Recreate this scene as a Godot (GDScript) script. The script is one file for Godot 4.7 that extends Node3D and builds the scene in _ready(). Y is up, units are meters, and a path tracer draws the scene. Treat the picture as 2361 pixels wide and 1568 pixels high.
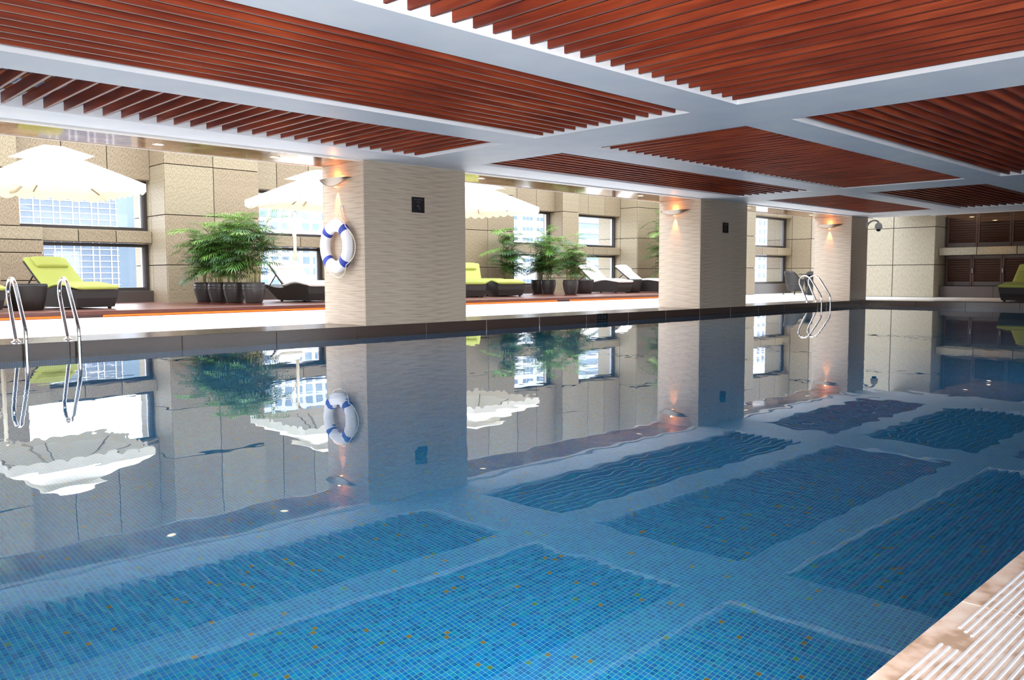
extends Node3D
# Indoor hotel pool that opens on a terrace. x runs along the far pool edge, -z towards the terrace, y = 0 is the water.
const H := 2.38      # underside of the ceiling
const CP := 0.121    # top of the coping and of the terrace floor
const DK := 0.235    # top of the timber deck
const ZF := -9.534   # far pool edge
const ZN := -0.535   # near pool edge
const XE := 22.7     # end of the pool
var rng := RandomNumberGenerator.new()
var M := {}
var used := {}
var boxes := {}

# ---------------------------------------------------------------- naming
func numbered(n: String) -> String:
	if not used.has(n):
		used[n] = 0
		return n
	used[n] += 1
	return "%s_%03d" % [n, used[n]]

func tag(o, label: String, category: String, group := "") -> Node3D:
	o.set_meta("label", label)
	o.set_meta("category", category)
	if group != "":
		o.set_meta("group", group)
	return o

func thing(called: String, label: String, category: String, at := Vector3.ZERO, turn := 0.0, group := "") -> Node3D:
	var o := Node3D.new()
	o.name = numbered(called)
	add_child(o)
	o.position = at
	o.rotation.y = turn
	return tag(o, label, category, group)

func struct_node(called: String) -> Node3D:
	var o := Node3D.new()
	o.name = numbered(called)
	o.set_meta("kind", "structure")
	add_child(o)
	return o

func part(called: String, mesh: Mesh, mat: Material, parent: Node, at := Vector3.ZERO, rot := Vector3.ZERO) -> MeshInstance3D:
	var o := MeshInstance3D.new()
	o.name = called
	o.mesh = mesh
	o.material_override = mat
	o.position = at
	o.rotation = rot
	parent.add_child(o, true)
	return o

func struct_mesh(called: String, mesh: Mesh, mat: Material, at := Vector3.ZERO) -> MeshInstance3D:
	var o := MeshInstance3D.new()
	o.name = numbered(called)
	o.mesh = mesh
	o.material_override = mat
	o.position = at
	o.set_meta("kind", "structure")
	add_child(o)
	return o

func copy_of(o: Node3D, at: Vector3, turn: float, label: String, group := "") -> Node3D:
	var c: Node3D = o.duplicate()
	c.name = numbered(String(o.name).split("_0")[0])
	add_child(c)
	c.position = at
	c.rotation.y = turn
	c.set_meta("label", label)
	if group != "":
		c.set_meta("group", group)
	return c

# ---------------------------------------------------------------- meshes
func quad(st: SurfaceTool, a: Vector3, b: Vector3, c: Vector3, d: Vector3) -> void:
	# a, b, c, d run clockwise seen from the front
	for p in [a, b, c, a, c, d]:
		st.add_vertex(p)

func begin(smooth := false) -> SurfaceTool:
	var st := SurfaceTool.new()
	st.begin(Mesh.PRIMITIVE_TRIANGLES)
	st.set_smooth_group(0 if smooth else -1)
	return st

func done(st: SurfaceTool) -> ArrayMesh:
	st.generate_normals()
	return st.commit()

func add_box(st: SurfaceTool, lo: Vector3, hi: Vector3) -> void:
	var p := func(i: int, j: int, k: int) -> Vector3: return Vector3([lo.x, hi.x][i], [lo.y, hi.y][j], [lo.z, hi.z][k])
	quad(st, p.call(0, 1, 0), p.call(1, 1, 0), p.call(1, 1, 1), p.call(0, 1, 1))
	quad(st, p.call(0, 0, 1), p.call(1, 0, 1), p.call(1, 0, 0), p.call(0, 0, 0))
	quad(st, p.call(0, 0, 1), p.call(0, 1, 1), p.call(1, 1, 1), p.call(1, 0, 1))
	quad(st, p.call(1, 0, 0), p.call(1, 1, 0), p.call(0, 1, 0), p.call(0, 0, 0))
	quad(st, p.call(1, 0, 1), p.call(1, 1, 1), p.call(1, 1, 0), p.call(1, 0, 0))
	quad(st, p.call(0, 0, 0), p.call(0, 1, 0), p.call(0, 1, 1), p.call(0, 0, 1))

# a box with chamfered edges, centred on its origin; alike boxes share one mesh
func cbox(s: Vector3, b := 0.004) -> ArrayMesh:
	var key := "%.4f %.4f %.4f %.4f" % [s.x, s.y, s.z, b]
	if boxes.has(key):
		return boxes[key]
	var st := begin()
	var h := s * 0.5
	b = minf(b, minf(h.x, minf(h.y, h.z)) * 0.9)
	# points: for each corner, three points, one on each face
	var pt := func(sx: int, sy: int, sz: int, ax: int) -> Vector3:
		var v := Vector3(h.x - b, h.y - b, h.z - b)
		v[ax] = h[ax]
		return v * Vector3(sx, sy, sz)
	var tri := func(a: Vector3, b2: Vector3, c: Vector3) -> void:
		if (b2 - a).cross(c - a).dot(a + b2 + c) > 0.0:
			var t := b2
			b2 = c
			c = t
		st.add_vertex(a)
		st.add_vertex(b2)
		st.add_vertex(c)
	var q := func(a: Vector3, b2: Vector3, c: Vector3, d: Vector3) -> void:
		tri.call(a, b2, c)
		tri.call(a, c, d)
	for sg in [-1, 1]:
		q.call(pt.call(sg, -1, -1, 0), pt.call(sg, 1, -1, 0), pt.call(sg, 1, 1, 0), pt.call(sg, -1, 1, 0))
		q.call(pt.call(-1, sg, -1, 1), pt.call(1, sg, -1, 1), pt.call(1, sg, 1, 1), pt.call(-1, sg, 1, 1))
		q.call(pt.call(-1, -1, sg, 2), pt.call(1, -1, sg, 2), pt.call(1, 1, sg, 2), pt.call(-1, 1, sg, 2))
	for s1 in [-1, 1]:
		for s2 in [-1, 1]:
			q.call(pt.call(-1, s1, s2, 1), pt.call(1, s1, s2, 1), pt.call(1, s1, s2, 2), pt.call(-1, s1, s2, 2))
			q.call(pt.call(s1, -1, s2, 0), pt.call(s1, 1, s2, 0), pt.call(s1, 1, s2, 2), pt.call(s1, -1, s2, 2))
			q.call(pt.call(s1, s2, -1, 0), pt.call(s1, s2, 1, 0), pt.call(s1, s2, 1, 1), pt.call(s1, s2, -1, 1))
			for s3 in [-1, 1]:
				tri.call(pt.call(s1, s2, s3, 0), pt.call(s1, s2, s3, 1), pt.call(s1, s2, s3, 2))
	boxes[key] = done(st)
	return boxes[key]

func box_between(lo: Vector3, hi: Vector3) -> ArrayMesh:
	var st := begin()
	add_box(st, lo, hi)
	return done(st)

# a chamfered box that fills lo..hi, as a part
func block(called: String, lo: Vector3, hi: Vector3, mat: Material, parent: Node, b := 0.004) -> MeshInstance3D:
	return part(called, cbox(hi - lo, b), mat, parent, (lo + hi) * 0.5)

# a grid of rings, smooth; caps closed by fans
func skin(rings: Array, closed := true, caps := true) -> ArrayMesh:
	var st := begin(true)
	var n: int = rings[0].size()
	for i in rings.size():
		for p in rings[i]:
			st.add_vertex(p)
	for i in rings.size() - 1:
		for j in (n if closed else n - 1):
			var a := i * n + j
			var b := i * n + (j + 1) % n
			var c := (i + 1) * n + (j + 1) % n
			var d := (i + 1) * n + j
			for k in [a, b, c, a, c, d]:
				st.add_index(k)
	if caps and closed:
		for e in [0, rings.size() - 1]:
			var base: int = e * n
			for j in range(1, n - 1):
				var t := [base, base + j + 1, base + j] if e == 0 else [base, base + j, base + j + 1]
				for k in t:
					st.add_index(k)
	st.generate_normals()
	return st.commit()

func lathe(profile: Array, seg := 24) -> ArrayMesh:
	var rings := []
	for p in profile:
		var r := PackedVector3Array()
		for j in seg:
			var a := TAU * j / seg
			r.append(Vector3(cos(a) * maxf(p.x, 0.0004), p.y, sin(a) * maxf(p.x, 0.0004)))
		rings.append(r)
	return skin(rings)

func smooth_path(pts: Array, per := 6) -> PackedVector3Array:
	var c := Curve3D.new()
	for i in pts.size():
		var t: Vector3 = Vector3.ZERO
		if i > 0 and i < pts.size() - 1:
			t = (pts[i + 1] - pts[i - 1]) * 0.18
		c.add_point(pts[i], -t, t)
	var out := PackedVector3Array()
	for i in pts.size() - 1:
		for k in per:
			out.append(c.sample(i, float(k) / per))
	out.append(pts[-1])
	return out

func tube(path: PackedVector3Array, r: float, seg := 10, loop := false, r_end := -1.0) -> ArrayMesh:
	var rings := []
	var n := path.size()
	var up := Vector3.UP
	var t0 := (path[1] - path[0]).normalized()
	if absf(t0.dot(up)) > 0.95:
		up = Vector3.RIGHT
	for i in n:
		var t := (path[(i + 1) % n if loop else mini(i + 1, n - 1)] - path[(i - 1 + n) % n if loop else maxi(i - 1, 0)]).normalized()
		up = (up - t * up.dot(t)).normalized()
		var s := t.cross(up)
		var rr := r if r_end < 0 else lerpf(r, r_end, float(i) / (n - 1))
		var ring := PackedVector3Array()
		for j in seg:
			var a := TAU * j / seg
			ring.append(path[i] + (s * cos(a) + up * sin(a)) * rr)
		rings.append(ring)
	if loop:
		rings.append(rings[0])
	return skin(rings, true, not loop)

# a padded slab that follows a path in the y-z plane; hw = half width along x, ht = half thickness
func pad(path: PackedVector3Array, hw: float, ht: float, expo := 4.0, seg := 24) -> ArrayMesh:
	var rings := []
	var n := path.size()
	for i in n:
		var t := (path[mini(i + 1, n - 1)] - path[maxi(i - 1, 0)]).normalized()
		var nn := t.cross(Vector3.RIGHT).normalized()
		var list := [[1.0, 0.0]]
		if i == 0:
			list = [[0.25, -1.0], [0.75, -0.8], [0.95, -0.4], [1.0, 0.0]]
		elif i == n - 1:
			list = [[1.0, 0.0], [0.95, 0.4], [0.75, 0.8], [0.25, 1.0]]
		for f in list:
			var ring := PackedVector3Array()
			for j in seg:
				var a := TAU * j / seg
				var cx := signf(cos(a)) * pow(absf(cos(a)), 2.0 / expo)
				var cy := signf(sin(a)) * pow(absf(sin(a)), 2.0 / 2.4)
				ring.append(path[i] + t * ht * f[1] * 0.8 + Vector3.RIGHT * cx * (hw - (1.0 - f[0]) * ht) + nn * cy * ht * f[0])
			rings.append(ring)
	return skin(rings)

# a polygon in (z, y), thick along x; half width given at the lowest and the highest y
func wedge(poly: PackedVector2Array, w_lo: float, w_hi: float) -> ArrayMesh:
	var st := begin()
	var y0 := 1e9
	var y1 := -1e9
	for p in poly:
		y0 = minf(y0, p.y)
		y1 = maxf(y1, p.y)
	var at := func(i: int, s: float) -> Vector3:
		var p := poly[i % poly.size()]
		return Vector3(s * lerpf(w_lo, w_hi, (p.y - y0) / (y1 - y0)), p.y, p.x)
	var tris := Geometry2D.triangulate_polygon(poly)
	var area := 0.0
	for i in poly.size():
		area += poly[i].cross(poly[(i + 1) % poly.size()])
	for k in range(0, tris.size(), 3):
		var q := [tris[k], tris[k + 1], tris[k + 2]]
		var o := (poly[q[1]] - poly[q[0]]).cross(poly[q[2]] - poly[q[0]])
		if o < 0:
			q = [q[0], q[2], q[1]]
		for j in q:
			st.add_vertex(at.call(j, 1.0))
		for j in [q[0], q[2], q[1]]:
			st.add_vertex(at.call(j, -1.0))
	for i in poly.size():
		if area > 0:
			quad(st, at.call(i, 1.0), at.call(i, -1.0), at.call(i + 1, -1.0), at.call(i + 1, 1.0))
		else:
			quad(st, at.call(i + 1, 1.0), at.call(i + 1, -1.0), at.call(i, -1.0), at.call(i, 1.0))
	return done(st)

# ---------------------------------------------------------------- materials
func noise_tex(seed_: int, freq: float, stops: Array, octaves := 4, size := 512, kind := FastNoiseLite.TYPE_SIMPLEX_SMOOTH) -> NoiseTexture2D:
	var n := FastNoiseLite.new()
	n.seed = seed_
	n.noise_type = kind
	n.frequency = freq
	n.fractal_octaves = octaves
	var g := Gradient.new()
	var off := PackedFloat32Array()
	var col := PackedColorArray()
	for s in stops:
		off.append(s[0])
		col.append(s[1])
	g.offsets = off
	g.colors = col
	var t := NoiseTexture2D.new()
	t.width = size
	t.height = size
	t.seamless = true
	t.noise = n
	t.color_ramp = g
	return t

func rgb(r: int, g: int, b: int) -> Color:
	return Color8(r, g, b)

func std(c: Color, rough := 0.6, metal := 0.0) -> StandardMaterial3D:
	var m := StandardMaterial3D.new()
	m.albedo_color = c
	m.roughness = rough
	m.metallic = metal
	return m

func tri(m: StandardMaterial3D, t: Texture2D, s: Vector3, world := false) -> StandardMaterial3D:
	m.albedo_texture = t
	m.uv1_triplanar = true
	m.uv1_world_triplanar = world
	m.uv1_triplanar_sharpness = 6.0
	m.uv1_scale = s
	return m

func relief(m: StandardMaterial3D, t: Texture2D, cm: float) -> StandardMaterial3D:
	m.heightmap_enabled = true
	m.heightmap_texture = t
	m.heightmap_scale = cm
	return m

func glow(c: Color, e: float) -> StandardMaterial3D:
	var m := std(c, 0.6)
	m.emission_enabled = true
	m.emission = c
	m.emission_energy_multiplier = e
	return m

func materials() -> void:
	var grain := noise_tex(7, 0.03, [[0.0, Color(0.3, 0.3, 0.3)], [1.0, Color(0.7, 0.7, 0.7)]], 4)
	M.ceiling = tri(std(Color(0.97, 0.975, 0.99), 0.45), noise_tex(3, 0.012, [[0.0, Color(0.95, 0.96, 0.98)], [1.0, Color.WHITE]], 3), Vector3(0.25, 0.25, 0.25), true)
	M.carrier = std(rgb(150, 84, 56), 0.6)
	M.joist = std(rgb(128, 92, 66), 0.8)
	M.travertine = tri(std(Color.WHITE, 0.28), noise_tex(11, 0.012, [[0.1, rgb(162, 145, 128)], [0.4, rgb(181, 165, 146)], [0.6, rgb(187, 172, 154)], [0.9, rgb(195, 181, 164)]], 6), Vector3(0.28, 7.0, 0.28), true)
	M.cladding = tri(std(Color.WHITE, 0.55), noise_tex(17, 0.05, [[0.15, rgb(82, 70, 54)], [0.34, rgb(138, 123, 97)], [0.6, rgb(156, 142, 116)], [0.9, rgb(167, 155, 131)]], 5), Vector3(3.6, 0.6, 3.6), true)
	M.cladding_b = tri(std(Color(0.96, 0.94, 0.92), 0.55), noise_tex(23, 0.05, [[0.15, rgb(86, 73, 56)], [0.34, rgb(140, 125, 102)], [0.6, rgb(155, 140, 116)], [0.9, rgb(167, 155, 132)]], 5), Vector3(3.2, 0.5, 3.2), true)
	M.cladding_pale = tri(std(Color.WHITE, 0.5), noise_tex(29, 0.02, [[0.1, rgb(145, 133, 112)], [0.45, rgb(155, 145, 124)], [0.9, rgb(164, 154, 136)]], 5), Vector3(1.6, 0.8, 1.6), true)
	M.joint = std(rgb(44, 38, 32), 0.9)
	M.granite = tri(std(Color.WHITE, 0.2), noise_tex(31, 0.2, [[0.2, rgb(40, 30, 26)], [0.45, rgb(70, 55, 48)], [0.75, rgb(98, 82, 73)]], 3), Vector3(1.6, 1.6, 1.6), true)
	M.floor_stone = tri(std(Color.WHITE, 0.3), noise_tex(37, 0.03, [[0.0, rgb(226, 221, 213)], [1.0, rgb(240, 236, 229)]], 4), Vector3(0.6, 0.6, 0.6), true)
	M.near_stone = tri(std(Color.WHITE, 0.5), noise_tex(41, 0.016, [[0.2, rgb(119, 98, 82)], [0.45, rgb(144, 124, 111)], [0.8, rgb(153, 140, 131)]], 5), Vector3(1.3, 1.3, 1.3), true)
	M.grate = std(rgb(145, 143, 145), 0.4)
	M.soffit = tri(std(Color.WHITE, 0.06), noise_tex(43, 0.012, [[0.2, rgb(150, 110, 80)], [0.5, rgb(172, 132, 100)], [0.8, rgb(186, 150, 118)]], 4), Vector3(0.3, 0.3, 0.3), true)
	M.trim = std(rgb(236, 230, 224), 0.4)
	M.deck = tri(std(Color.WHITE, 0.32), noise_tex(47, 0.02, [[0.1, rgb(86, 50, 41)], [0.5, rgb(112, 72, 59)], [0.9, rgb(128, 88, 75)]], 4), Vector3(0.3, 2.0, 5.0), true)
	M.fascia = tri(std(Color.WHITE, 0.3), noise_tex(53, 0.02, [[0.1, rgb(61, 21, 11)], [0.5, rgb(82, 34, 19)], [0.9, rgb(91, 43, 26)]], 4), Vector3(0.25, 5.0, 5.0), true)
	M.frame = std(rgb(52, 46, 45), 0.35)
	M.frame_edge = std(rgb(150, 150, 155), 0.3, 0.6)
	M.plinth = std(rgb(70, 60, 55), 0.35)
	M.louvre = tri(std(Color.WHITE, 0.35), noise_tex(59, 0.02, [[0.1, rgb(66, 44, 36)], [0.9, rgb(92, 62, 50)]], 4), Vector3(1, 6.0, 0.5), true)
	M.louvre_frame = std(rgb(84, 74, 70), 0.4)
	# one red-brown stain on every slat; only the place where the grain is cut differs
	var wood := noise_tex(61, 0.012, [[0.15, rgb(102, 38, 22)], [0.5, rgb(130, 52, 29)], [0.85, rgb(160, 72, 40)]], 5)
	M.slat = []
	for i in 6:
		var sm := tri(std(Color.WHITE, 0.4), wood, Vector3(0.11, 1.3, 1.3))
		sm.uv1_offset = Vector3(0.37 * i, 0.21 * i, 0.13 * i)
		M.slat.append(sm)
	M.rattan = relief(tri(std(Color.WHITE, 0.5), noise_tex(71, 0.06, [[0.2, rgb(29, 25, 24)], [0.8, rgb(50, 45, 43)]], 2), Vector3(2.0, 14.0, 2.0)), grain, 0.15)
	M.rattan.uv1_scale = Vector3(3.0, 16.0, 3.0)
	M.green = std(rgb(168, 174, 88), 0.85)
	M.white_cloth = std(rgb(238, 234, 226), 0.85)
	M.canvas = std(rgb(246, 240, 226), 0.85)
	M.canvas.backlight_enabled = true
	M.canvas.backlight = Color(0.55, 0.53, 0.48)
	M.pole = std(rgb(222, 208, 180), 0.45)
	M.rib = std(rgb(168, 144, 112), 0.5)
	M.chrome = std(rgb(228, 226, 226), 0.07, 1.0)
	M.pot = tri(std(Color.WHITE, 0.35), noise_tex(79, 0.03, [[0.2, rgb(40, 37, 37)], [0.8, rgb(62, 58, 57)]], 3), Vector3(1, 8, 1))
	M.soil = std(rgb(52, 38, 28), 0.95)
	M.saucer = std(rgb(120, 58, 44), 0.6)
	M.cane = std(rgb(150, 146, 88), 0.6)
	M.leaf = []
	for c in [rgb(50, 86, 36), rgb(66, 106, 42), rgb(104, 146, 58), rgb(38, 72, 38)]:
		var l := std(c, 0.38)
		l.backlight_enabled = true
		l.backlight = Color(0.35, 0.42, 0.2)
		M.leaf.append(l)
	var pane := std(Color(0.9, 0.95, 1.0, 0.06), 0.03)
	pane.transparency = BaseMaterial3D.TRANSPARENCY_ALPHA
	M.pane = pane
	var w := std(Color(0.84, 0.98, 1.0, 0.0), 0.0)
	w.transparency = BaseMaterial3D.TRANSPARENCY_ALPHA
	w.refraction_enabled = true
	w.refraction_scale = 0.0333
	w.heightmap_enabled = true
	w.heightmap_texture = ripples()
	w.heightmap_scale = 1.0
	w.uv1_scale = Vector3(1.0 / 2.4, 1.0 / 2.4, 1.0)
	M.water = w
	M.sign = std(rgb(22, 22, 25), 0.3)
	M.sign_mark = std(rgb(92, 92, 98), 0.5)
	M.buoy = std(rgb(236, 236, 240), 0.55)
	M.buoy_band = std(rgb(40, 60, 160), 0.6)
	M.rope = std(rgb(236, 230, 216), 0.8)
	M.steel = std(rgb(150, 138, 126), 0.3, 0.9)
	M.cctv = std(rgb(205, 203, 200), 0.35)
	M.black_glass = std(rgb(14, 14, 18), 0.06)
	M.lamp = glow(Color(1.0, 0.72, 0.42), 6.0)
	M.lamp_white = glow(Color(0.95, 1.0, 1.0), 3.0)
	M.lamp_cool = glow(Color(1.0, 0.86, 0.68), 5.0)
	M.led = glow(Color(1.0, 0.47, 0.13), 0.5)
	M.grout = std(rgb(112, 190, 186), 0.6)
	var tile := std(Color.WHITE, 0.25)
	tile.vertex_color_use_as_albedo = true
	M.tile = tile
	M.tiles = []
	for c in tile_colors():
		M.tiles.append(std(c, 0.25))
	M.wall_white = std(rgb(214, 208, 200), 0.7)
	M.facade_glass = std(rgb(78, 95, 115), 0.25)
	M.facade_white = std(rgb(206, 208, 210), 0.7)
	M.facade_cream = std(rgb(198, 195, 186), 0.7)
	M.facade_blue = std(rgb(92, 116, 140), 0.3)
	M.facade_pale = std(rgb(118, 138, 154), 0.4)

# a patch of short ripples, 2.4 m wide, that repeats without a seam
func ripples() -> ImageTexture:
	var n := 600
	var ws := []
	for i in 16:
		var a := rng.randf_range(-1.4, 1.4) + PI / 4
		var k := rng.randf_range(9.0, 26.0)
		var kx := roundf(k * cos(a))
		var kz := roundf(k * sin(a))
		var kk := TAU / 2.4 * maxf(1.0, sqrt(kx * kx + kz * kz))
		ws.append([TAU * kx / n, TAU * kz / n, rng.randf() * TAU, 0.00042 / kk * 100.0])
	var im := Image.create(n, n, false, Image.FORMAT_RF)
	for y in n:
		for x in n:
			var h := 0.5
			for w in ws:
				h += w[3] * sin(w[0] * x + w[1] * y + w[2])
			im.set_pixel(x, y, Color(h, h, h))
	return ImageTexture.create_from_image(im)

# six blues and, as the photograph shows here and there, single tan and olive tiles
func tile_colors() -> Array:
	return [rgb(5, 117, 180), rgb(4, 108, 174), rgb(6, 127, 186), rgb(4, 99, 162), rgb(5, 131, 177), rgb(7, 115, 184), rgb(147, 104, 55), rgb(98, 122, 64)]

func pick_tile() -> int:
	var r := rng.randf()
	return 6 if r < 0.008 else 7 if r < 0.012 else rng.randi() % 6

# ---------------------------------------------------------------- scene
func _ready() -> void:
	rng.seed = 20240611
	camera_and_light()
	materials()
	pool()
	floors()
	ceiling()
	columns()
	terrace_wall()
	far_corner()
	hall_shell()
	city()
	terrace_things()
	pool_things()
	lamps()

func camera_and_light() -> void:
	var cam := Camera3D.new()
	cam.name = "camera"
	var yaw := deg_to_rad(44.4643)
	var pitch := deg_to_rad(-4.3134)
	var roll := deg_to_rad(-0.2135)
	var fwd := Vector3(sin(yaw) * cos(pitch), sin(pitch), -cos(yaw) * cos(pitch))
	var right := Vector3(cos(yaw), 0, sin(yaw))
	var up := right.cross(fwd)
	cam.transform = Transform3D(Basis(right * cos(roll) + up * sin(roll), up * cos(roll) - right * sin(roll), -fwd), Vector3(0, 0.7805, 0))
	cam.fov = rad_to_deg(2.0 * atan(784.0 / 1915.95))
	cam.near = 0.05
	cam.far = 3000.0
	add_child(cam)
	cam.current = true
	# the photographer's flash, held just above the lens
	var flash := SpotLight3D.new()
	flash.name = "camera_flash"
	flash.light_color = Color(1.0, 0.98, 0.96)
	flash.light_energy = 42.0
	flash.light_size = 0.03
	flash.spot_angle = 50.0
	flash.spot_angle_attenuation = 1.0
	flash.spot_range = 60.0
	flash.spot_attenuation = 2.0
	flash.shadow_enabled = true
	flash.transform = Transform3D(cam.transform.basis.rotated(right, deg_to_rad(6.0)), Vector3(-0.02, 0.9, 0.02))
	add_child(flash)
	# an even overcast sky, no sun
	var mat := ProceduralSkyMaterial.new()
	mat.sky_top_color = Color(0.90, 0.94, 1.0)
	mat.sky_horizon_color = Color(0.95, 0.97, 1.0)
	mat.sky_curve = 0.3
	mat.ground_bottom_color = Color(0.42, 0.43, 0.44)
	mat.ground_horizon_color = Color(0.7, 0.72, 0.74)
	mat.sun_angle_max = 0.0
	mat.energy_multiplier = 6.8
	var sky := Sky.new()
	sky.sky_material = mat
	var env := Environment.new()
	env.background_mode = Environment.BG_SKY
	env.sky = sky
	env.tonemap_mode = Environment.TONE_MAPPER_LINEAR
	env.tonemap_exposure = 1.15
	env.sdfgi_enabled = true
	env.ssao_enabled = true
	env.ssil_enabled = true
	var we := WorldEnvironment.new()
	we.name = "environment"
	we.environment = env
	add_child(we)

# ---------------------------------------------------------------- pool
func pool() -> void:
	var depth := -1.5
	var x0 := -3.0
	var basin := struct_node("floor_pool")
	part("bed", box_between(Vector3(x0 - 0.2, depth - 0.2, ZF - 0.2), Vector3(XE + 0.2, depth - 0.0012, ZN + 0.2)), M.grout, basin)
	# mosaic laid on the bed: the tiles that show largest one by one, the rest joined
	var p := 0.0206
	var g := 0.0089
	var i0 := int(floor(1.96 / p))
	var k0 := int(floor(-2.34 / p))
	var tm := cbox(Vector3(g * 2, 0.003, g * 2), 0.0002)
	var vs := PackedVector3Array()
	var cs := PackedColorArray()
	var ns := PackedVector3Array()
	var ix := PackedInt32Array()
	var lin := []
	for c in tile_colors():
		lin.append(c.srgb_to_linear())
	for i in range(int(floor(-1.6 / p)), int(11.0 / p)):
		var x := (i + 0.5) * p
		for k in range(int(ceil(ZF / p)), int(floor(ZN / p))):
			var z := (k + 0.5) * p
			if x < -z * 0.1 - 0.9:
				continue
			var c := pick_tile()
			if i >= i0 and i < i0 + 20 and k >= k0 and k < k0 + 15:
				part("tile", tm, M.tiles[c], basin, Vector3(x, depth - 0.001, z))
				continue
			var n := vs.size()
			var q: Color = lin[c] * (0.9 + 0.2 * rng.randf())
			for d in [Vector3(-g, 0, -g), Vector3(g, 0, -g), Vector3(g, 0, g), Vector3(-g, 0, g)]:
				vs.append(Vector3(x, depth + 0.0005, z) + d)
				cs.append(q)
				ns.append(Vector3.UP)
			for d in [0, 1, 2, 0, 2, 3]:
				ix.append(n + d)
	# pool walls: far, end, near, left
	var wall := func(o: Vector3, u: Vector3, v: Vector3, nn: Vector3, nu: int, nv: int, flip: bool) -> void:
		for a in nu:
			for b in nv:
				var c := pick_tile()
				var q: Color = lin[c] * (0.9 + 0.2 * rng.randf())
				var m := o + u * ((a + 0.5) * p) + v * ((b + 0.5) * p) + nn * 0.0008
				var n := vs.size()
				for d in [-u - v, u - v, u + v, -u + v]:
					vs.append(m + d * g)
					cs.append(q)
					ns.append(nn)
				for d in ([0, 2, 1, 0, 3, 2] if flip else [0, 1, 2, 0, 2, 3]):
					ix.append(n + d)
	wall.call(Vector3(0.0, depth, ZF), Vector3.RIGHT, Vector3.UP, Vector3.BACK, int(10.0 / p), int(0.89 / p), true)
	var arr := []
	arr.resize(Mesh.ARRAY_MAX)
	arr[Mesh.ARRAY_VERTEX] = vs
	arr[Mesh.ARRAY_NORMAL] = ns
	arr[Mesh.ARRAY_COLOR] = cs
	arr[Mesh.ARRAY_INDEX] = ix
	var am := ArrayMesh.new()
	am.add_surface_from_arrays(Mesh.PRIMITIVE_TRIANGLES, arr)
	var rest := part("mosaic", am, M.tile, basin)
	rest.set_meta("kind", "stuff")
	# beyond, where single tiles cannot be told apart, the mosaic is a speckled surface
	var im := Image.create(512, 512, false, Image.FORMAT_RGB8)
	im.fill(rgb(112, 190, 186))
	for i in 64:
		for k in 64:
			var c: Color = tile_colors()[pick_tile()]
			im.fill_rect(Rect2i(i * 8, k * 8, 7, 7), c.darkened(0.12 * rng.randf()))
	var far := tri(std(Color.WHITE, 0.3), ImageTexture.create_from_image(im), Vector3.ONE / (64 * p), true)
	block("far_bed", Vector3(11.0, depth - 0.05, ZF), Vector3(XE, depth, ZN), far, basin, 0.001)
	# basin walls behind the mosaic
	var walls := struct_node("wall_pool")
	block("far_side", Vector3(x0 - 0.2, depth, ZF - 0.2), Vector3(XE + 0.2, -0.6, ZF - 0.001), M.grout, walls, 0.001)
	block("far_side_end", Vector3(10.0, depth, ZF - 0.1), Vector3(XE, -0.6, ZF + 0.0005), far, walls, 0.0005)
	block("end_side", Vector3(XE, depth, ZF), Vector3(XE + 0.2, -0.6, ZN), far, walls, 0.001)
	block("near_side", Vector3(x0 - 0.2, depth, ZN), Vector3(XE + 0.2, -0.12, ZN + 0.2), far, walls, 0.001)
	block("left_side", Vector3(x0 - 0.2, depth, ZF), Vector3(x0, -0.12, ZN), far, walls, 0.001)
	# water: a rippled surface
	var waves := []
	for i in 8:
		var lam := 0.3 * pow(1.14, i)
		var dir := rng.randf_range(-1.3, 1.3) + (PI / 4)
		waves.append([TAU / lam * cos(dir), TAU / lam * sin(dir), rng.randf() * TAU, 0.00022])
	var st := SurfaceTool.new()
	st.begin(Mesh.PRIMITIVE_TRIANGLES)
	var nx := 420
	var nz := 150
	for i in nx + 1:
		for k in nz + 1:
			var x := lerpf(x0, XE, float(i) / nx)
			var z := lerpf(ZF, ZN, float(k) / nz)
			var y := 0.0
			var sx := 0.0
			var sz := 0.0
			for w in waves:
				var kk := sqrt(w[0] * w[0] + w[1] * w[1])
				var ph: float = w[0] * x + w[1] * z + w[2]
				y += w[3] / kk * sin(ph)
				sx += w[3] * w[0] / kk * cos(ph)
				sz += w[3] * w[1] / kk * cos(ph)
			st.set_normal(Vector3(-sx, 1, -sz).normalized())
			st.set_uv(Vector2(x, z))
			st.add_vertex(Vector3(x, y, z))
	for i in nx:
		for k in nz:
			var a := i * (nz + 1) + k
			var b := a + nz + 1
			for q in [a, b, b + 1, a, b + 1, a + 1]:
				st.add_index(q)
	var water := MeshInstance3D.new()
	water.name = "pool_water"
	water.mesh = st.commit()
	water.material_override = M.water
	water.set_meta("kind", "stuff")
	tag(water, "calm clear pool water mirroring the columns and the slatted ceiling", "water")
	add_child(water)

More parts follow.
